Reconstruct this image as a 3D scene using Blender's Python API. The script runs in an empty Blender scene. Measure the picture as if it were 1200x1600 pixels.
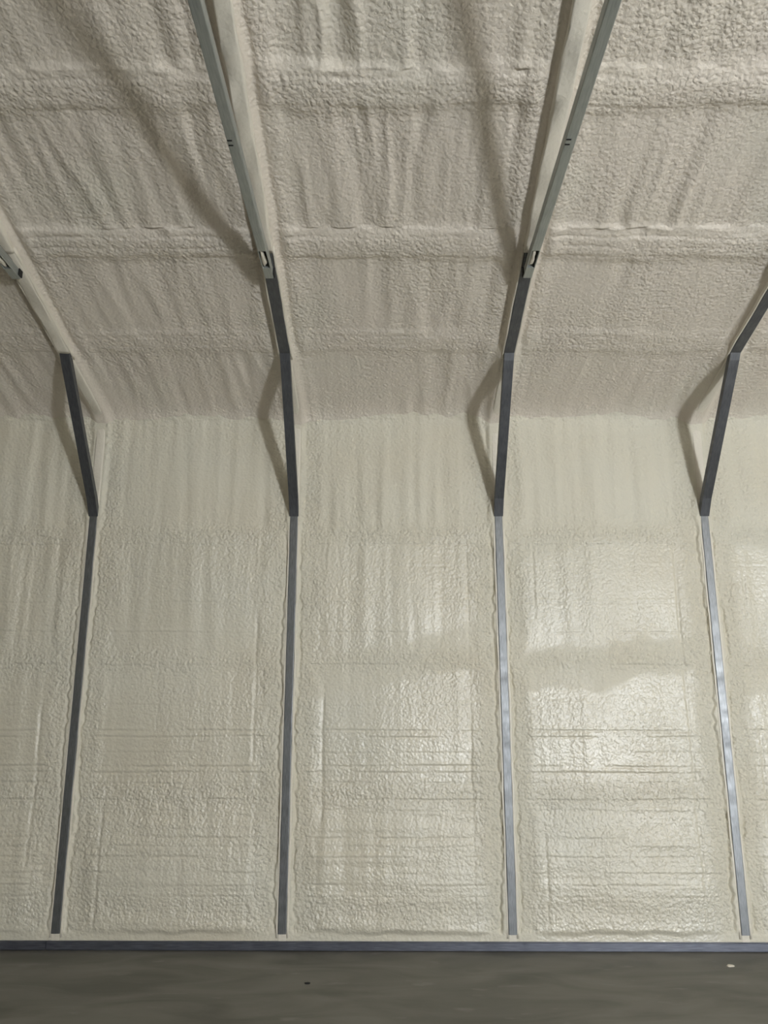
import bpy, bmesh, math, random
import numpy as np
from mathutils import Vector, Matrix, Euler

random.seed(4)
SC = bpy.context.scene
COL = SC.collection

# ------------------------------------------------------------------ camera
H = 1.667                       # camera height above the slab
F_PX = 1181.9
cam_d = bpy.data.cameras.new('camera')
cam = bpy.data.objects.new('camera', cam_d)
COL.objects.link(cam)
cam_d.sensor_fit = 'VERTICAL'
cam_d.sensor_height = 36.0
cam_d.lens = 36.0 * F_PX / 1600.0
cam_d.clip_start = 0.02
PITCH, YAW, ROLL = 0.2325, -0.0055, 0.0009
fw = Vector((math.sin(YAW) * math.cos(PITCH), math.cos(YAW) * math.cos(PITCH), math.sin(PITCH)))
rt = Vector((math.cos(YAW), -math.sin(YAW), 0))
up = rt.cross(fw)
rt2 = rt * math.cos(ROLL) + up * math.sin(ROLL)
up2 = -rt * math.sin(ROLL) + up * math.cos(ROLL)
M = Matrix((rt2, up2, -fw)).transposed().to_4x4()
M.translation = Vector((0, 0, H))
cam.matrix_world = M
SC.camera = cam

# ------------------------------------------------------------------ world, light, exposure
SC.view_settings.view_transform = 'Standard'
SC.view_settings.look = 'None'
SC.view_settings.gamma = 1.0
SC.view_settings.use_curve_mapping = False
SC.view_settings.exposure = 0.46

world = bpy.data.worlds.new('world')
SC.world = world
world.use_nodes = True
bg = world.node_tree.nodes['Background']
bg.inputs[0].default_value = (0.75, 0.85, 1.0, 1)
bg.inputs[1].default_value = 1.0

Y0 = 5.511                      # front face of the posts
RID = 0.45                      # ridge line (y)
YB = 2 * RID - Y0               # face of the posts on the far side
WIN_X, WIN_W, WIN_Z0, WIN_Z1 = 4.5, 0.66, 0.84, 1.60      # window in the wall behind the camera
ld = bpy.data.lights.new('daylight_in_window', 'AREA')
ld.shape = 'RECTANGLE'
ld.size = WIN_W - 0.04
ld.size_y = WIN_Z1 - WIN_Z0 - 0.04
ld.energy = 400.0
ld.color = (0.91, 0.955, 1.0)
lo = bpy.data.objects.new('daylight_in_window', ld)
COL.objects.link(lo)
lo.location = (WIN_X, YB - 0.02, (WIN_Z0 + WIN_Z1) / 2)
lo.rotation_euler = (math.radians(90), 0, math.radians(0))   # shines towards +y

# ------------------------------------------------------------------ numpy noise
def _tab(seed):
    r = np.random.RandomState(seed)
    p = r.permutation(256)
    a = r.rand(256) * 2 * np.pi
    return np.concatenate([p, p]), np.cos(a), np.sin(a)

def perlin(x, y, seed=0):
    p, gx, gy = _tab(seed)
    xi = np.floor(x).astype(np.int64); yi = np.floor(y).astype(np.int64)
    xf = x - xi; yf = y - yi
    xi &= 255; yi &= 255
    u = xf * xf * xf * (xf * (xf * 6 - 15) + 10)
    v = yf * yf * yf * (yf * (yf * 6 - 15) + 10)
    def g(ix, iy, fx, fy):
        h = p[p[ix & 255] + (iy & 255)]
        return gx[h] * fx + gy[h] * fy
    a = g(xi, yi, xf, yf); b = g(xi + 1, yi, xf - 1, yf)
    c = g(xi, yi + 1, xf, yf - 1); d = g(xi + 1, yi + 1, xf - 1, yf - 1)
    return ((a + (b - a) * u) * (1 - v) + (c + (d - c) * u) * v) * 1.5

def fbm(x, y, seed, octs=3, gain=0.5):
    r = 0; a = 1.0
    for o in range(octs):
        r = r + a * perlin(x * 2 ** o, y * 2 ** o, seed + o * 7)
        a *= gain
    return r

def sstep(a, b, x):
    t = np.clip((x - a) / (b - a), 0, 1)
    return t * t * (3 - 2 * t)

def band(x, c, w):
    return np.exp(-((x - c) / w) ** 2)

# ------------------------------------------------------------------ geometry constants
S = 1.524
X_FIX = {-1: 0.009, 0: -0.010, 1: -0.005, 2: 0.007}
def frame_x(k):
    return -0.6936 + S * k + X_FIX.get(k, 0.0)
SL = 0.2793                     # roof fall per metre
def z_raf(y):                   # underside of the rafters, world z
    return H + 2.2416 - SL * (y - 4.7597)
NR = Vector((0, -SL, -1)).normalized()      # roof normal, into the room
ROOF_GAP = 0.060                # foam face above the rafter underside
WALL_Y = Y0 + 0.030             # nominal foam face on the wall

KL, KR = -5, 4                 # first and last frame line of the building
FX = [frame_x(k) for k in range(KL, KR + 1)]
def frame_dist(x):
    d = np.full(np.shape(x), 9.0)
    side = np.zeros(np.shape(x))
    for f in FX:
        e = np.abs(x - f)
        side = np.where(e < d, np.sign(x - f), side)
        d = np.minimum(d, e)
    return d, side

def wall_height(x, z):
    """foam relief on the long wall: x along it, z above the camera height; returns height, rough mask, gloss"""
    u, side = frame_dist(x)
    bay = np.floor((x - FX[0]) / S)
    w1 = 0.02 * perlin(x * 3, z * 3, 1) + 0.012 * perlin(x * 9, z * 9, 2)
    # smooth lip trowelled against the post, ending in a ragged edge
    lipw = 0.050 + 0.030 * perlin(z * 1.7 + side * 13, bay * 3.1 + 0.5, 5) + 0.016 * perlin(z * 17, side * 5 + bay * 1.7, 6)
    lip = 1 - sstep(lipw - 0.006, lipw + 0.012, u)
    upz = sstep(1.05, 1.30, z)
    lip2 = 1 - sstep(0.045, 0.085 + 0.01 * perlin(z * 5, side * 3 + bay, 7), u)
    h = 0.020 * lip * (1 - upz) + 0.028 * lip2 * upz
    groove = band(u, lipw + 0.014, 0.008) * sstep(-0.15, 0.45, perlin(z * 5 + side * 7, bay * 2.3, 8))
    h -= 0.011 * groove * (1 - upz)
    # rough border beads beside the post
    bor = sstep(lipw, lipw + 0.03, u) * (1 - sstep(0.15, 0.24, u + w1))
    # girts behind the foam
    gir = np.zeros_like(x)
    for zc, ww in ((1.13, 0.075), (0.22, 0.085), (-0.69, 0.08), (-1.42, 0.09)):
        gir = np.maximum(gir, band(z + 0.6 * w1, zc, ww))
    gir *= sstep(0.06, 0.12, u)
    bord = np.maximum(bor, gir)
    h += 0.010 * bord
    # valley where border meets the field of the bay
    h -= 0.0065 * band(u + 0.35 * w1, 0.245, 0.012) * sstep(-0.2, 0.2, perlin(z * 1.1, bay * 4.4 + side, 12)) * (z < 1.1)
    # vertical passes of the gun
    field = sstep(0.10, 0.26, u) * (1 - 0.6 * gir)
    pan = np.floor((z + 0.69 + 0.91) / 0.91)
    rip = perlin(x * 8.5 + pan * 31.7 + 0.12 * perlin(x * 2, z * 1.6, 21), z * 0.55 + pan * 5, 22)
    rip += 0.6 * perlin(x * 15 + pan * 11 + 0.1 * z, z * 0.9 + pan * 3, 23)
    ripamp = 0.0066 * (0.55 + 0.45 * sstep(-0.3, 0.4, perlin(x * 0.9, z * 0.9, 24)))
    ripamp = ripamp * (0.75 + 0.9 * sstep(-0.2, 0.9, z))
    h += ripamp * rip * field
    pz = (z + 0.69 + 0.91) / 0.91
    h += 0.016 * np.sin(np.pi * (pz - np.floor(pz))) * field + 0.012 * sstep(0.2, 0.76, u)
    # horizontal creases: siding ribs telegraphing through
    for i, (zc, am) in enumerate(((1.061, .8), (0.90, .3), (0.626, .55), (0.413, .6), (0.18, .9), (-0.10, .35), (-0.271, 1.0), (-0.314, 1.1), (-0.42, .4),
                     (-0.51, 1.2), (-0.552, 1.3), (-0.62, .8), (-0.728, 1.3), (-0.80, .6), (-0.974, 1.0), (-1.03, .6), (-1.094, .9), (-1.194, .9), (-1.27, .8), (-1.34, .5))):
        zz = zc + 0.008 * perlin(x * 1.3, zc * 7.3, 30 + i) + 0.002 * perlin(x * 11, zc * 9.1, 60 + i)
        m = sstep(-0.45, 0.15, perlin(x * 2.1 + 3.3 * i, zc * 3.7, 90 + i))
        m = m * sstep(0.10, 0.2, u + 0.5 * w1)
        h += 1.1 * am * m * (-0.0042 * band(z, zz, 0.0055) + 0.0030 * band(z, zz + 0.016, 0.012))
    # lower courses are sprayed in horizontal rolls
    low = 1 - sstep(-0.62, -0.45, z)
    h += low * field * 0.0045 * fbm(x * 1.3 + 0.3 * w1, z * 15, 130, 2)
    h += field * 0.034 * np.clip(-0.66 - z, 0, 0.8)
    # lumps
    rough = np.clip(0.30 + 0.75 * bord + 0.15 * low + 0.45 * perlin(x * 1.7, z * 1.7, 41), 0.08, 1.2) * (1 - 0.92 * lip)
    wx = x + 0.020 * perlin(x * 9, z * 9, 44); wz = z + 0.020 * perlin(x * 9, z * 9, 45)
    ln = fbm(wx * 19, wz * 13, 43, 2)
    h += 0.0015 * rough * ln + 0.0016 * rough * (np.abs(perlin(wx * 38, wz * 27, 47)) * 2 - 0.5)
    h += 0.0040 * bord * perlin(x * 8, z * 7, 48) * (1 - lip)
    h += 0.006 * perlin(x * 1.1, z * 0.9, 51)
    # bottom: smooth strip over the base rail
    bs = 1 - sstep(-1.575, -1.535, z + 0.02 * perlin(x * 6, z * 2, 55))
    h = h * (1 - bs) + 0.018 * bs
    rough *= (1 - 0.9 * bs)
    # top blends into the corner
    h += (0.045 + 0.012 * perlin(x * 2, z * 0 + 2.2, 57)) * np.exp(-np.clip(2.085 - z, 0, 9) / 0.07)
    # glossy, still-wet looking passes and dull overspray
    fxb = np.where(side > 0, u / S, 1 - u / S)
    wg = z - 0.26 * (fxb - 0.5) + 0.08 * perlin(x * 2.3, z * 1.2, 61) + 0.035 * perlin(x * 9, z * 8, 62)
    g = (1 - sstep(1.06, 1.12, wg)) * sstep(0.30, 0.36, wg) * 0.75
    g2 = (1 - sstep(0.04, 0.08, wg)) * 1.0
    g = np.maximum(g, g2)
    g = g * sstep(0.13, 0.19, u + 0.04 * perlin(x * 7, z * 6, 63))
    g = g * (0.72 + 0.28 * sstep(-0.35, 0.15, perlin(x * 1.5 + 4, z * 1.5, 64)))
    g = np.maximum(g, 0.22 * sstep(0.0, 0.5, perlin(x * 4, z * 4, 65)) * (1 - sstep(1.0, 1.2, z)))
    return h, rough, g

def roof_height(x, y):
    u, side = frame_dist(x)
    bay = np.floor((x - FX[0]) / S)
    w1 = 0.05 * perlin(x * 2.3, y * 2.3, 201) + 0.02 * perlin(x * 8, y * 8, 202)
    lipw = 0.045 + 0.010 * perlin(y * 3 + side * 3, bay * 2.1, 203)
    low = sstep(4.70, 4.85, y)
    lip = 1 - sstep(lipw - 0.01, lipw + 0.035 + 0.03 * low, u)
    h = (0.034 + 0.018 * low) * lip
    pur = np.zeros_like(x); rgb = np.zeros_like(x)
    for yc in (0.45, 1.22, 2.10, 3.03, 3.93, 4.74):
        yy = yc + 0.02 * perlin(x * 1.3, yc * 5.7, 205)
        pur = np.maximum(pur, np.exp(-((y + 0.5 * w1 - yy) / 0.10) ** 4))
        rgb = rgb + band(y, yy - 0.105 + 0.02 * perlin(x * 1.2, yc * 3, 206), 0.022) * 0.8 \
                  - band(y, yy - 0.062 + 0.018 * perlin(x * 1.8, yc * 2, 207), 0.010) * 0.55 \
                  - band(y, yy + 0.085 + 0.02 * perlin(x * 1.8, yc * 4, 208), 0.012) * 0.55 \
                  - band(y, yy + 0.01 + 0.02 * perlin(x * 2.5, yc * 6, 209), 0.008) * 0.5 * sstep(-0.1, 0.3, perlin(x * 2, yc * 8, 210))
    sc = 1 - 0.55 * sstep(4.3, 4.7, y)
    m = sstep(0.05, 0.14, u)
    h += (0.024 * pur + 0.011 * rgb * (0.55 + 0.8 * perlin(x * 2.4, y * 2, 211))) * m * sc
    bor = sstep(lipw + 0.02, lipw + 0.06, u) * (1 - sstep(0.12, 0.20, u + 0.4 * w1))
    h += 0.010 * bor
    field = sstep(0.08, 0.22, u) * (1 - 0.75 * np.clip(pur, 0, 1))
    pan = np.floor((y - 3.03 + 0.9 * 5) / 0.88)
    rip = perlin(x * 7.5 + pan * 17.3 + 0.22 * perlin(x * 2, y * 2.2, 221), y * 0.75 + pan * 4, 222)
    rip += 0.55 * perlin(x * 14 + pan * 9 + 0.16 * perlin(x * 3, y * 3, 226), y * 1.4, 223)
    rip += 0.7 * (0.5 - 2.2 * np.abs(perlin(x * 6 + pan * 5 + 0.25 * perlin(x * 2.6, y * 2.4, 227), y * 0.9 + pan * 7, 228)))
    near = 1 - sstep(3.7, 4.3, y)
    amp = 0.0048 + 0.0050 * near
    h += 1.7 * amp * rip * field * (0.45 + 0.7 * sstep(-0.3, 0.4, perlin(x * 1.1 + 5, y * 1.1, 224)))
    # creeping rolls at the upper end of each course
    rough = np.clip(0.46 + 0.30 * np.clip(pur + bor, 0, 1) + 0.55 * perlin(x * 2.1, y * 1.9, 241) + (0.12 + 0.35 * sstep(0.7, 1.1, x)) * (1 - sstep(2.75, 3.0, y)), 0.12, 1.25) * (1 - 0.85 * lip)
    rough *= 1 - 0.25 * sstep(4.85, 5.1, y)
    for yc in (3.03, 3.93):
        rough = rough * (1 - 0.6 * band(y + 0.3 * w1, yc - 0.10, 0.035))
    wx = x + 0.025 * perlin(x * 8, y * 8, 244); wy = y + 0.025 * perlin(x * 8, y * 8, 245)
    h += 0.0020 * rough * fbm(wx * 26, wy * 21, 243, 2) + 0.0019 * rough * (np.abs(perlin(wx * 48, wy * 40, 247)) * 2 - 0.5)
    h += (0.045 + 0.012 * perlin(x * 2, y * 0 + 1.2, 257)) * np.exp(-np.clip(5.53 - y, 0, 9) / 0.07)
    h += 0.0035 * np.clip(pur + bor, 0, 1) * perlin(x * 8, y * 9, 248) * (1 - lip)
    h += 0.010 * perlin(x * 0.9, y * 0.9, 251) * (1 - lip)
    g = 0.15 * sstep(0.0, 0.5, perlin(x * 3, y * 3, 265))
    return h, rough, g

# ------------------------------------------------------------------ materials
def new_mat(name):
    m = bpy.data.materials.new(name)
    m.use_nodes = True
    nt = m.node_tree
    return m, nt, nt.nodes['Principled BSDF']

def node(nt, t, **kw):
    n = nt.nodes.new(t)
    for k, v in kw.items():
        setattr(n, k, v)
    return n

def ramp(nt, stops):
    r = node(nt, 'ShaderNodeValToRGB')
    e = r.color_ramp.elements
    e[0].position, e[0].color = stops[0][0], (*stops[0][1], 1)
    e[1].position, e[1].color = stops[-1][0], (*stops[-1][1], 1)
    for p, c in stops[1:-1]:
        q = e.new(p); q.color = (*c, 1)
    return r

def math_node(nt, op, a, b=None, c=None, clamp=False):
    n = node(nt, 'ShaderNodeMath', operation=op, use_clamp=clamp)
    for i, v in enumerate((a, b, c)):
        if v is None: continue
        if isinstance(v, (int, float)): n.inputs[i].default_value = v
        else: nt.links.new(v, n.inputs[i])
    return n.outputs[0]

def foam_material(name, tint_a, tint_b, tint_c, bump=1.0, attrs=True):
    m, nt, b = new_mat(name)
    L = nt.links
    tc = node(nt, 'ShaderNodeTexCoord')
    n1 = node(nt, 'ShaderNodeTexNoise'); n1.inputs['Scale'].default_value = 1.3; n1.inputs['Detail'].default_value = 5
    L.new(tc.outputs['Object'], n1.inputs['Vector'])
    r1 = ramp(nt, [(0.30, tint_a), (0.5, tint_b), (0.70, tint_c)])
    L.new(n1.outputs['Fac'], r1.inputs[0])
    L.new(r1.outputs[0], b.inputs['Base Color'])
    # fine skin relief
    nz = node(nt, 'ShaderNodeTexNoise'); nz.inputs['Scale'].default_value = 42; nz.inputs['Detail'].default_value = 4
    nz.inputs['Roughness'].default_value = 0.55; nz.inputs['Distortion'].default_value = 0.6
    L.new(tc.outputs['Object'], nz.inputs['Vector'])
    vo = node(nt, 'ShaderNodeTexVoronoi', feature='SMOOTH_F1'); vo.inputs['Scale'].default_value = 48
    vo.inputs['Smoothness'].default_value = 0.35
    L.new(tc.outputs['Object'], vo.inputs['Vector'])
    if attrs:
        at = node(nt, 'ShaderNodeAttribute', attribute_name='relief')
        rel = at.outputs['Fac']
        ag = node(nt, 'ShaderNodeAttribute', attribute_name='sheen')
        rr = math_node(nt, 'MULTIPLY_ADD', ag.outputs['Fac'], -0.29, 0.64)
        L.new(rr, b.inputs['Roughness'])
        L.new(math_node(nt, 'MULTIPLY', ag.outputs['Fac'], 0.9), b.inputs['Coat Weight'])
        b.inputs['Coat Roughness'].default_value = 0.40
    else:
        rel = 0.12
        b.inputs['Roughness'].default_value = 0.5
    s = math_node(nt, 'MULTIPLY_ADD', vo.outputs['Distance'], -0.65, nz.outputs['Fac'])
    hgt = math_node(nt, 'MULTIPLY', s, math_node(nt, 'MULTIPLY_ADD', rel, 0.9, 0.40))
    bp = node(nt, 'ShaderNodeBump'); bp.inputs['Strength'].default_value = 1.0
    bp.inputs['Distance'].default_value = 0.0075 * bump
    L.new(hgt, bp.inputs['Height'])
    L.new(bp.outputs[0], b.inputs['Normal'])
    L.new(bp.outputs[0], b.inputs['Coat Normal'])
    b.inputs['Specular IOR Level'].default_value = 0.9
    return m

M_FOAM_W = foam_material('wall_foam', (0.66, 0.61, 0.49), (0.675, 0.635, 0.52), (0.67, 0.64, 0.535))
M_FOAM_R = foam_material('roof_foam', (0.715, 0.652, 0.555), (0.735, 0.665, 0.575), (0.72, 0.672, 0.575), bump=1.15)  # colour lightened against the wall foam, standing in for missing upward light
M_COAT = foam_material('overspray', (0.72, 0.67, 0.57), (0.74, 0.69, 0.59), (0.72, 0.68, 0.59), bump=0.6, attrs=False)

def metal_material(name, c1, c2, rough, metallic=0.85, streak=(3, 3, 60)):
    m, nt, b = new_mat(name)
    L = nt.links
    tc = node(nt, 'ShaderNodeTexCoord')
    mp = node(nt, 'ShaderNodeMapping'); mp.inputs['Scale'].default_value = streak
    L.new(tc.outputs['Object'], mp.inputs[0])
    n = node(nt, 'ShaderNodeTexNoise'); n.inputs['Scale'].default_value = 6; n.inputs['Detail'].default_value = 6
    L.new(mp.outputs[0], n.inputs['Vector'])
    r = ramp(nt, [(0.3, c1), (0.7, c2)])
    L.new(n.outputs['Fac'], r.inputs[0]); L.new(r.outputs[0], b.inputs['Base Color'])
    n2 = node(nt, 'ShaderNodeTexNoise'); n2.inputs['Scale'].default_value = 14; n2.inputs['Detail'].default_value = 4
    L.new(tc.outputs['Object'], n2.inputs['Vector'])
    rr = math_node(nt, 'MULTIPLY_ADD', n2.outputs['Fac'], 0.45, rough - 0.20)
    L.new(rr, b.inputs['Roughness'])
    b.inputs['Metallic'].default_value = metallic
    bp = node(nt, 'ShaderNodeBump'); bp.inputs['Distance'].default_value = 0.0006; bp.inputs['Strength'].default_value = 0.5
    L.new(n2.outputs['Fac'], bp.inputs['Height']); L.new(bp.outputs[0], b.inputs['Normal'])
    return m

M_TUBE = metal_material('galvanized_tube', (0.16, 0.168, 0.175), (0.27, 0.28, 0.29), 0.42, 0.75, (30, 30, 3))
M_BRACE = metal_material('galvanized_channel', (0.11, 0.115, 0.125), (0.155, 0.16, 0.17), 0.45, 0.7, (20, 4, 4))
M_CHORD = metal_material('galvanized_chord', (0.34, 0.365, 0.35), (0.46, 0.485, 0.465), 0.45, 0.6, (24, 2, 24))
M_RAIL = metal_material('base_rail_steel', (0.10, 0.11, 0.14), (0.20, 0.21, 0.25), 0.38, 0.7, (1.5, 20, 30))
M_SHEET = metal_material('roof_sheet', (0.35, 0.36, 0.37), (0.45, 0.46, 0.47), 0.5, 0.6)
m, nt, b = new_mat('dark_recess'); b.inputs['Base Color'].default_value = (0.012, 0.012, 0.012, 1); b.inputs['Roughness'].default_value = 0.8
M_DARK = m

def floor_material():
    m, nt, b = new_mat('trowelled_concrete')
    L = nt.links
    tc = node(nt, 'ShaderNodeTexCoord')
    mp = node(nt, 'ShaderNodeMapping'); mp.inputs['Scale'].default_value = (0.8, 2.2, 1)
    mp.inputs['Rotation'].default_value = (0, 0, -0.18)
    L.new(tc.outputs['Object'], mp.inputs[0])
    n = node(nt, 'ShaderNodeTexNoise'); n.inputs['Scale'].default_value = 1.6; n.inputs['Detail'].default_value = 8; n.inputs['Distortion'].default_value = 0.8
    L.new(mp.outputs[0], n.inputs['Vector'])
    r = ramp(nt, [(0.34, (0.12, 0.118, 0.103)), (0.5, (0.18, 0.176, 0.158)), (0.64, (0.225, 0.22, 0.20))])
    L.new(n.outputs['Fac'], r.inputs[0])
    # thin pale scuffs
    n3 = node(nt, 'ShaderNodeTexNoise'); n3.inputs['Scale'].default_value = 5; n3.inputs['Detail'].default_value = 8
    L.new(mp.outputs[0], n3.inputs['Vector'])
    r3 = ramp(nt, [(0.62, (0, 0, 0)), (0.72, (1, 1, 1))])
    L.new(n3.outputs['Fac'], r3.inputs[0])
    mx = node(nt, 'ShaderNodeMixRGB'); mx.inputs[2].default_value = (0.29, 0.28, 0.26, 1)
    L.new(math_node(nt, 'MULTIPLY', r3.outputs[0], 0.5), mx.inputs[0]); L.new(r.outputs[0], mx.inputs[1])
    L.new(mx.outputs[0], b.inputs['Base Color'])
    L.new(math_node(nt, 'MULTIPLY_ADD', n.outputs['Fac'], 0.3, 0.42), b.inputs['Roughness'])
    bp = node(nt, 'ShaderNodeBump'); bp.inputs['Distance'].default_value = 0.003; bp.inputs['Strength'].default_value = 0.4
    L.new(n3.outputs['Fac'], bp.inputs['Height']); L.new(bp.outputs[0], b.inputs['Normal'])
    return m
M_FLOOR = floor_material()
m, nt, b = new_mat('painted_door'); b.inputs['Base Color'].default_value = (0.6, 0.6, 0.58, 1); b.inputs['Roughness'].default_value = 0.4
M_DOOR = m
m, nt, b = new_mat('gravel'); b.inputs['Base Color'].default_value = (0.3, 0.29, 0.26, 1); b.inputs['Roughness'].default_value = 0.9
M_GRAVEL = m

# ------------------------------------------------------------------ mesh helpers
def link(name, me, mat, parent=None, kind=None):
    o = bpy.data.objects.new(name, me)
    COL.objects.link(o)
    if mat is not None and len(me.materials) == 0: me.materials.append(mat)
    if parent is not None: o.parent = parent
    if kind: o['kind'] = kind
    return o

def tag(o, label, cat, group=None):
    o['label'] = label; o['category'] = cat
    if group: o['group'] = group
    return o

def from_bm(name, bm, mat, parent=None, kind=None, smooth=False):
    me = bpy.data.meshes.new(name)
    bmesh.ops.recalc_face_normals(bm, faces=bm.faces)
    bm.to_mesh(me); bm.free()
    if smooth:
        me.polygons.foreach_set('use_smooth', [True] * len(me.polygons))
    return link(name, me, mat, parent, kind)

def add_box(bm, x0, x1, y0, y1, z0, z1):
    vs = [bm.verts.new((x, y, z)) for x in (x0, x1) for y in (y0, y1) for z in (z0, z1)]
    for f in ((0, 1, 3, 2), (4, 6, 7, 5), (0, 4, 5, 1), (2, 3, 7, 6), (0, 2, 6, 4), (1, 5, 7, 3)):
        bm.faces.new([vs[i] for i in f])

def grid_mesh(name, P, relief, sheen, mat, parent, flip=False):
    """P: (n, m, 3) vertex grid"""
    n, m_, _ = P.shape
    idx = np.arange(n * m_).reshape(n, m_)
    q = np.stack([idx[:-1, :-1], idx[1:, :-1], idx[1:, 1:], idx[:-1, 1:]], -1).reshape(-1, 4)
    if flip: q = q[:, ::-1]
    me = bpy.data.meshes.new(name)
    me.vertices.add(n * m_)
    me.vertices.foreach_set('co', P.reshape(-1).astype(np.float32))
    me.loops.add(q.size)
    me.loops.foreach_set('vertex_index', q.reshape(-1).astype(np.int32))
    me.polygons.add(len(q))
    me.polygons.foreach_set('loop_start', np.arange(0, q.size, 4, dtype=np.int32))
    me.polygons.foreach_set('loop_total', np.full(len(q), 4, dtype=np.int32))
    me.polygons.foreach_set('use_smooth', np.ones(len(q), dtype=bool))
    me.update(calc_edges=True)
    for nm, arr in (('relief', relief), ('sheen', sheen)):
        a = me.attributes.new(nm, 'FLOAT', 'POINT')
        a.data.foreach_set('value', arr.reshape(-1).astype(np.float32))
    return link(name, me, mat, parent)

def frame_sweep(bm, pts, x0, x1, depth, r=0.004, caps=True, wob=None):
    """tube whose room-side face runs through pts (list of (y,z)); it spans x0..x1 and goes `depth` outwards.
       profile has small rounded corners."""
    n = len(pts)
    rings = []
    for i, (y, z) in enumerate(pts):
        def dirv(a, b_):
            v = Vector((b_[0] - a[0], b_[1] - a[1])); return v.normalized()
        if i == 0: t = dirv(pts[0], pts[1]); k = 1
        elif i == n - 1: t = dirv(pts[-2], pts[-1]); k = 1
        else:
            a = dirv(pts[i - 1], pts[i]); c = dirv(pts[i], pts[i + 1])
            t = (a + c).normalized(); k = 1 / max(0.5, t.dot(a))
        nrm = Vector((t.y, -t.x)) * k       # outward, away from the room, for upward-running paths
        prof = []
        w = x1 - x0
        for (cx, cd, a0) in ((x1 - r, r, -90), (x1 - r, depth - r, 0), (x0 + r, depth - r, 90), (x0 + r, r, 180)):
            for s in range(4):
                a = math.radians(a0 + 30 * s)
                prof.append((cx + r * math.cos(a), cd + r * math.sin(a)))
        ring = []
        for j, (px, pd) in enumerate(prof):
            dx = dy = 0
            if wob: dx, dy = wob(i, j)
            ring.append(bm.verts.new((px + dx, y + nrm.x * (pd + dy), z + nrm.y * (pd + dy))))
        rings.append(ring)
    m_ = len(rings[0])
    for a, b_ in zip(rings[:-1], rings[1:]):
        for j in range(m_):
            bm.faces.new((a[j], a[(j + 1) % m_], b_[(j + 1) % m_], b_[j]))
    if caps:
        bm.faces.new(rings[0]); bm.faces.new(list(reversed(rings[-1])))

def subdiv_pts(pts, step):
    out = []
    for a, b_ in zip(pts[:-1], pts[1:]):
        n = max(1, int(math.hypot(b_[0] - a[0], b_[1] - a[1]) / step))
        for i in range(n):
            t = i / n
            out.append((a[0] + (b_[0] - a[0]) * t, a[1] + (b_[1] - a[1]) * t))
    out.append(pts[-1])
    return out

def mir(pts):
    return [(2 * RID - y, z) for y, z in pts]

# ------------------------------------------------------------------ setting: floor, walls, ceiling
XL, XR = FX[0], FX[-1]
bm = bmesh.new(); add_box(bm, XL - 0.3, XR + 0.3, YB - 0.30, Y0 + 0.30, -0.15, 0.0)
floor = from_bm('floor', bm, M_FLOOR, kind='structure')

Y_OUT = Y0 + 0.085              # sheeting plane
def corrugated(name, horizontal_wall=True):
    pass

# long wall: steel sheet behind, one foam field per bay
def sheet_wall(name, y, sgn, parent=None, hole=None):
    bm = bmesh.new()
    ztop = z_raf(Y0) + 0.16
    zs = np.arange(0, ztop + 0.001, 0.0762)
    rows = []
    for i, z in enumerate(list(zs) + [ztop]):
        off = 0.006 if i % 2 else 0.0
        rows.append((y + sgn * off, z))
    segs = [(XL - 0.1, XR + 0.1, 0, 99)] if hole is None else [(XL - 0.1, hole[0], 0, 99), (hole[1], XR + 0.1, 0, 99), (hole[0], hole[1], 0, hole[2]), (hole[0], hole[1], hole[3], 99)]
    for (xa, xb, za, zb) in segs:
        rr = [r for r in rows if za - 1e-6 <= r[1] <= zb]
        va = [bm.verts.new((xa, a, z)) for a, z in rr]; vb = [bm.verts.new((xb, a, z)) for a, z in rr]
        va2 = [bm.verts.new((xa, a + sgn * 0.02, z)) for a, z in rr]; vb2 = [bm.verts.new((xb, a + sgn * 0.02, z)) for a, z in rr]
        for i in range(len(rr) - 1):
            bm.faces.new((va[i], vb[i], vb[i + 1], va[i + 1])); bm.faces.new((va2[i], vb2[i], vb2[i + 1], va2[i + 1]))
            bm.faces.new((va[i], va2[i], va2[i + 1], va[i + 1])); bm.faces.new((vb[i], vb2[i], vb2[i + 1], vb[i + 1]))
    return from_bm(name, bm, M_SHEET, parent, kind='structure')

wall_back = sheet_wall('wall_back', Y_OUT, 1)
Z_CORNER = z_raf(WALL_Y) + ROOF_GAP          # where foam faces of wall and roof meet
for k in range(KL, KR):
    xa, xb = frame_x(k), frame_x(k + 1)
    st = 0.0065 if -2 <= k <= 2 else 0.05
    nx = int((xb - xa) / st) + 1
    z0, z1 = 0.05, Z_CORNER + 0.03
    nz = int((z1 - z0) / st) + 1
    X, Z = np.meshgrid(np.linspace(xa, xb, nx), np.linspace(z0, z1, nz), indexing='ij')
    h, rel, g = wall_height(X, Z - H)
    P = np.stack([X, WALL_Y - h, Z], -1)
    grid_mesh('foam_bay', P, rel, g, M_FOAM_W, wall_back)

def sheet_roof():
    bm = bmesh.new()
    ys = np.arange(YB - 0.1, Y0 + 0.15, 0.0)if False else None
    pts = [(Y0 + 0.15, z_raf(Y0 + 0.15) + 0.15), (RID, z_raf(RID) + 0.15), (2 * RID - Y0 - 0.15, z_raf(Y0 + 0.15) + 0.15)]
    n = int((XR - XL + 0.2) / 0.0762)
    for (a, c) in ((pts[0], pts[1]), (pts[1], pts[2])):
        for top in (0, 0.02):
            va = []; vb = []
            for i in range(n + 1):
                x = XL - 0.1 + (XR - XL + 0.2) * i / n
                off = top + (0.006 if i % 2 else 0)
                va.append(bm.verts.new((x, a[0], a[1] + off))); vb.append(bm.verts.new((x, c[0], c[1] + off)))
            for i in range(n):
                bm.faces.new((va[i], va[i + 1], vb[i + 1], vb[i]))
    return from_bm('ceiling', bm, M_SHEET, kind='structure')
ceiling = sheet_roof()
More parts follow.
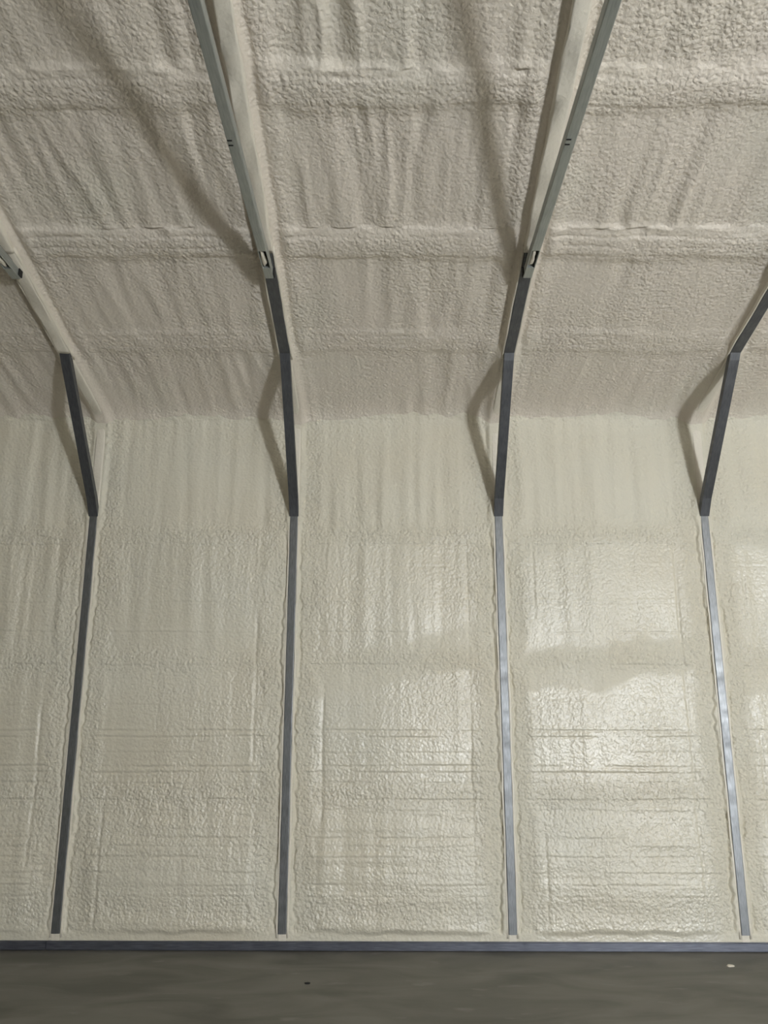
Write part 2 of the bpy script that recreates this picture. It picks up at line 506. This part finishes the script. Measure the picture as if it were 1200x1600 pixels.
NRM = np.array(NR)
for k in range(KL, KR):
    xa, xb = frame_x(k), frame_x(k + 1)
    fine = -2 <= k <= 2
    st = 0.0065 if fine else 0.05
    # part seen in the photograph, finely modelled, then the rest of the slope
    y_cut = 2.0
    nx = int((xb - xa) / st) + 1
    ys = np.concatenate([np.arange(RID, y_cut, 0.02 if fine else 0.06), np.arange(y_cut, WALL_Y + 0.03, st)])
    X, Y = np.meshgrid(np.linspace(xa, xb, nx), ys, indexing='ij')
    h, rel, g = roof_height(X, Y)
    if fine:
        h = h * sstep(RID, RID + 0.15, Y)
    Zb = H + 2.2416 - SL * (Y - 4.7597) + ROOF_GAP
    P = np.stack([X + NRM[0] * h, Y + NRM[1] * h, Zb + NRM[2] * h], -1)
    grid_mesh('foam_bay', P, rel, g, M_FOAM_R, ceiling, flip=True)
    # the far slope of the roof, behind the camera
    st2 = 0.05
    X, Y = np.meshgrid(np.linspace(xa, xb, int((xb - xa) / st2) + 1), np.linspace(RID, WALL_Y + 0.03, 110), indexing='ij')
    h, rel, g = roof_height(X + 31.7 * 0, Y)
    h = h * sstep(RID, RID + 0.15, Y)
    Zb = H + 2.2416 - SL * (Y - 4.7597) + ROOF_GAP
    P = np.stack([X, 2 * RID - Y + h * 0.27, Zb - h * 0.96], -1)
    grid_mesh('foam_bay', P, rel, g, M_FOAM_R, ceiling)

# wall behind the camera, with the window that lets the daylight in
hx0, hx1 = WIN_X - WIN_W / 2, WIN_X + WIN_W / 2
wall_front = sheet_wall('wall_front', 2 * RID - Y_OUT, -1, hole=(hx0, hx1, 0.8382, 1.6))
for k in range(KL, KR):
    xa, xb = frame_x(k), frame_x(k + 1)
    segs = [(xa, xb, 0.0, Z_CORNER + 0.03)]
    if xa < hx1 and xb > hx0:
        a, c = max(xa, hx0), min(xb, hx1)
        segs = [(a, c, 0.0, WIN_Z0), (a, c, WIN_Z1, Z_CORNER + 0.03)]
        if xa < hx0: segs.append((xa, hx0, 0.0, Z_CORNER + 0.03))
        if xb > hx1: segs.append((hx1, xb, 0.0, Z_CORNER + 0.03))
    for (a, c, zb, zt) in segs:
        X, Z = np.meshgrid(np.linspace(a, c, max(2, int((c - a) / 0.05) + 1)), np.linspace(zb, zt, max(2, int((zt - zb) / 0.05))), indexing='ij')
        h, rel, g = wall_height(X, Z - H)
        P = np.stack([X, 2 * RID - WALL_Y + h, Z], -1)
        grid_mesh('foam_bay', P, rel, g, M_FOAM_W, wall_front, flip=True)

# gable walls
def gable(name, x, sgn):
    bm = bmesh.new()
    n = 60; ya, yb = 2 * RID - WALL_Y - 0.02, WALL_Y + 0.02
    inner = []; outer = []
    prev = None
    for i in range(n + 1):
        y = ya + (yb - ya) * i / n
        yy = y if y > RID else 2 * RID - y
        zt = z_raf(yy) + ROOF_GAP + 0.05
        col_i = [bm.verts.new((x + 0.008 * math.sin(y * 9.1 + j * 1.3) * sgn, y, zt * j / 24)) for j in range(25)]
        col_o = [bm.verts.new((x + sgn * 0.12, y, zt * j / 24)) for j in (0, 24)]
        if prev:
            for j in range(24):
                bm.faces.new((prev[0][j], col_i[j], col_i[j + 1], prev[0][j + 1]))
            bm.faces.new((prev[1][0], col_o[0], col_o[1], prev[1][1]))
        prev = (col_i, col_o)
    return from_bm(name, bm, M_COAT, kind='structure', smooth=True)
gable('wall_left', XL, -1)
gable('wall_right', XR, 1)

# window frame behind the camera
bm = bmesh.new()
yd = YB - 0.10
add_box(bm, hx0 - 0.04, hx0 + 0.005, yd, yd + 0.12, WIN_Z0 - 0.04, WIN_Z1 + 0.04)
add_box(bm, hx1 - 0.005, hx1 + 0.04, yd, yd + 0.12, WIN_Z0 - 0.04, WIN_Z1 + 0.04)
add_box(bm, hx0, hx1, yd, yd + 0.12, WIN_Z1 - 0.005, WIN_Z1 + 0.04)
add_box(bm, hx0, hx1, yd, yd + 0.15, WIN_Z0 - 0.04, WIN_Z0 + 0.005)
from_bm('window_1', bm, M_DOOR, kind='structure')

# ------------------------------------------------------------------ steel frames
T = 0.057
Z_KNEE = H + 1.2713
POST_BASE = 0.100
Y_CH, Z_CH = 4.0428, H + 2.3808
CH_SL = -0.033

def lerp_pts(a, b_, n):
    return [(a[0] + (b_[0] - a[0]) * i / n, a[1] + (b_[1] - a[1]) * i / n) for i in range(n + 1)]

def coat_mesh(name, pts, x0, x1, depth, seed, root, amp=0.0035, caps=True):
    bm = bmesh.new()
    pp = subdiv_pts(pts, 0.03)
    rnd = random.Random(seed)
    ph = [rnd.uniform(0, 6) for _ in range(16)]
    def wob(i, j):
        a = i * 0.31
        return (amp * (math.sin(a + ph[j]) * 0.5 + math.sin(a * 2.3 + ph[(j + 5) % 16]) * 0.5),
                amp * (math.sin(a * 0.8 + ph[(j + 3) % 16]) * 0.5 + math.sin(a * 1.9 + ph[(j + 9) % 16]) * 0.5))
    frame_sweep(bm, pp, x0, x1, depth, r=0.012, wob=wob, caps=caps)
    return from_bm(name, bm, M_COAT, root, smooth=True)

def make_frame(k, label):
    x = frame_x(k)
    root = bpy.data.objects.new('steel_frame', None); COL.objects.link(root)
    root.location = (x, Y0, 0)
    tag(root, label, 'frame', 'steel frames ribbing the foam-sprayed building')
    xo = -x
    def put(o):
        o.location = (0, -Y0, 0); return o
    w = T / 2
    zc = z_raf(Y0)                     # corner of the bare steel
    # two halves: the one in the photograph and its mirror behind the camera
    for side in (0, 1):
        mm = (lambda p: p) if side == 0 else mir
        # mirrored sweeps need outward normals the other way: run the path backwards
        def sweep(pts, wd, dp, r=0.004):
            bm = bmesh.new()
            p = mm(pts)
            if side: p = list(reversed(p))
            frame_sweep(bm, p, -wd / 2, wd / 2, dp, r)
            return bm
        put(from_bm('post', sweep([(Y0, POST_BASE), (Y0, zc + 0.03)], T, T), M_TUBE, root))
        put(from_bm('rafter', sweep([(Y0, zc), (RID, z_raf(RID))], T, T), M_TUBE, root))
        # knee brace: channel, with a short flattened tab at each end
        bp = [(Y0 - 0.002, Z_KNEE), (Y0 - 0.074, Z_KNEE + 0.118), (4.790, H + 2.196), (4.7597 - 0.0, H + 2.2416)]
        # channel: web + two flanges
        bm = sweep(bp, 0.066, 0.006, 0.002)
        kb = put(from_bm('knee_brace', bm, M_BRACE, root))
        for sg in (-1, 1):
            bm = bmesh.new()
            p = mm(bp)
            if side: p = list(reversed(p))
            frame_sweep(bm, p, sg * 0.0315 - 0.002, sg * 0.0315 + 0.002, 0.045, 0.001)
            f = from_bm('flange', bm, M_BRACE, kb)
        # channel sleeve on the rafter between brace and chord
        if k != -1 or side:
            sl = [(4.760, z_raf(4.760) - 0.003), (4.035, z_raf(4.035) - 0.003)]
            put(from_bm('sleeve_channel', sweep(sl, 0.070, 0.05, 0.003), M_BRACE, root))
        else:
            sl = [(4.760, z_raf(4.760) - 0.004), (3.90, z_raf(3.90) - 0.004)]
            put(coat_mesh('foam_coat', sl, -0.040, 0.040, 0.10, 77, root, 0.003))
        # bottom chord, hung under the rafter
        ym = RID
        ch = [(Y_CH + 0.000 - 0.27, Z_CH + CH_SL * (-0.27)), (ym, Z_CH + CH_SL * (ym - Y_CH))]
        put(from_bm('bottom_chord', sweep(ch, 0.050, 0.052, 0.005), M_CHORD, root))
        # foot of the chord: open bracket, with foam squeezed through the slot
        e0 = (Y_CH + 0.0, Z_CH); e1 = (Y_CH - 0.105, Z_CH - CH_SL * 0.105)
        ft = put(from_bm('chord_foot', sweep([e0, e1], 0.050, 0.050, 0.003), M_CHORD, root))
        if side == 0:
            s0 = (Y_CH - 0.105, Z_CH - CH_SL * 0.105); s1 = (Y_CH - 0.27, Z_CH - CH_SL * 0.27)
            for sg in (-1, 1):
                bm = bmesh.new(); frame_sweep(bm, [s0, s1], sg * 0.0225 - 0.0025, sg * 0.0225 + 0.0025, 0.052, 0.001)
                put(from_bm('slot_side', bm, M_CHORD, root))
            bm = bmesh.new(); frame_sweep(bm, [(s0[0], s0[1] + 0.04), (s1[0], s1[1] + 0.04)], -0.02, 0.02, 0.02, 0.001)
            put(from_bm('slot_recess', bm, M_DARK, root))
            bm = bmesh.new()
            bmesh.ops.create_uvsphere(bm, u_segments=18, v_segments=12, radius=1.0)
            sx = -0.005 if k >= 1 else -0.006
            for v in bm.verts:
                n = 1 + 0.16 * math.sin(v.co.x * 5 + k) * math.cos(v.co.y * 4)
                taper = 1.0 - 0.35 * v.co.y * (1 if True else 0)
                v.co = Vector((sx + v.co.x * 0.016 * n * (1.1 if v.co.y > 0 else 0.75), v.co.y * 0.078 * n, v.co.z * 0.018))
                v.co += Vector((0, (s0[0] + s1[0]) / 2, (s0[1] + s1[1]) / 2 + 0.014))
            put(from_bm('foam_plug', bm, M_COAT, root, smooth=True))
            bm = bmesh.new()
            tx = 0.029 if k <= 0 else -0.029
            add_box(bm, tx - 0.0025, tx + 0.0025, Y_CH - 0.035, Y_CH + 0.006, Z_CH + 0.008, Z_CH + 0.05)
            put(from_bm('bracket_tab', bm, M_DARK, root))
            # pair of fixing slots under the chord
            for yy in (2.932, 2.962):
                bm = bmesh.new(); zz = Z_CH + CH_SL * (yy - Y_CH)
                add_box(bm, -0.022, 0.000, yy - 0.0035, yy + 0.0035, zz - 0.0018, zz + 0.01)
                put(from_bm('fixing_slot', bm, M_DARK, root))
        # foam over the rafter above the chord and in the knee triangle, and over the upper post
        cf = lambda pts, a, b_, dp, sd, am=0.0035: None
        def coat(pts, hw, dp, sd, am=0.0035):
            p = mm(pts)
            if side: p = list(reversed(p))
            return put(coat_mesh('foam_coat', p, -hw, hw, dp, sd + k * 11 + side * 5, root, am))
        coat([(3.92, z_raf(3.92) - 0.006), (RID + 0.02, z_raf(RID + 0.02) - 0.006)], 0.040, 0.12, 3)
        coat([(Y0 - 0.004, Z_KNEE + 0.01), (Y0 - 0.004, zc - 0.004), (4.80, z_raf(4.80) - 0.004)], 0.036, 0.10, 4, 0.0012)
        # foam webs on both sides of the bare sleeve and of the post: thin smooth skins
        for sg in (-1, 1):
            for (pts, xc, hw, dp, sd) in (
                ([(4.83, z_raf(4.83) + 0.002), (3.90, z_raf(3.90) + 0.002)], 0.0400, 0.0055, 0.11, 20),
                ([(Y0 + 0.006, 0.075), (Y0 + 0.006, Z_KNEE + 0.05)], 0.0345, 0.0065, 0.05, 30)):
                bm = bmesh.new(); p = subdiv_pts(mm(pts), 0.06)
                if side: p = list(reversed(p))
                rnd = random.Random(sd + k * 3 + sg)
                ph = [rnd.uniform(0, 6) for _ in range(16)]
                def wob(i, j, ph=ph):
                    return (0.0015 * math.sin(i * 0.7 + ph[0]) + 0.001 * math.sin(i * 1.9 + ph[1]), 0.0015 * math.sin(i * 0.9 + ph[2]))
                frame_sweep(bm, p, sg * xc - hw, sg * xc + hw, dp, 0.0025, wob=wob)
                put(from_bm('foam_lip', bm, M_COAT, root, smooth=True))
        # pale stub between post and rail
        bm = sweep([(Y0 + 0.010, 0.056), (Y0 + 0.010, POST_BASE)], 0.052, 0.045, 0.003)
        put(from_bm('foot_plate', bm, M_COAT, root))
    return root

LABELS = {
    -2: 'galvanized steel frame out past the left end of the view',
    -1: 'leftmost steel frame in view, its rafter coated in cream foam',
    0: 'steel frame left of centre, long grey chord leaning up to the left',
    1: 'steel frame right of centre, long grey chord leaning up to the right',
    2: 'rightmost steel frame in view, bluish shiny post near the right edge',
    3: 'galvanized steel frame out past the right end of the view',
}
for k in range(-2, 4):
    make_frame(k, LABELS[k])

# ------------------------------------------------------------------ base rails
def base_rail(xa, xb, y, sgn, label):
    bm = bmesh.new()
    add_box(bm, 0, xb - xa, 0, sgn * 0.057, 0.003, 0.057)
    bmesh.ops.bevel(bm, geom=[e for e in bm.edges if abs((e.verts[0].co - e.verts[1].co).x) > 0.2], offset=0.005, segments=3, affect='EDGES')
    o = from_bm('base_rail', bm, M_RAIL)
    o.location = (xa, y, 0)
    tag(o, label, 'rail', 'steel base rails along the slab')
    return o
JX = -2.262
base_rail(XL, JX, Y0 - 0.006, 1, 'short dark base rail on the floor at far left, ending at leftmost post')
base_rail(JX + 0.004, XR, Y0 - 0.006, 1, 'long dark steel base rail on the floor, under all three other posts')

# ------------------------------------------------------------------ chips on the slab
def floor_pt(u, v):
    d = fw + rt2 * (u - 600) / F_PX + up2 * (800 - v) / F_PX
    t = -H / d.z
    return Vector((d.x * t, d.y * t, 0))
for i, (u, v, r, lab, mat) in enumerate((
        (480, 1537, 0.010, 'small dark chip lying on the concrete floor, nearest the camera', M_DARK),
        (1141, 1510, 0.014, 'pale foam crumb on the concrete floor before the rightmost post', M_COAT))):
    bm = bmesh.new()
    bmesh.ops.create_icosphere(bm, subdivisions=2, radius=r)
    rnd = random.Random(i)
    for vv in bm.verts:
        vv.co *= rnd.uniform(0.75, 1.2); vv.co.z = max(vv.co.z * 0.5, -0.003) + 0.003
        vv.co.x *= 1.7
    c = from_bm('debris_chip', bm, mat)
    c.location = floor_pt(u, v)
    tag(c, lab, 'debris')
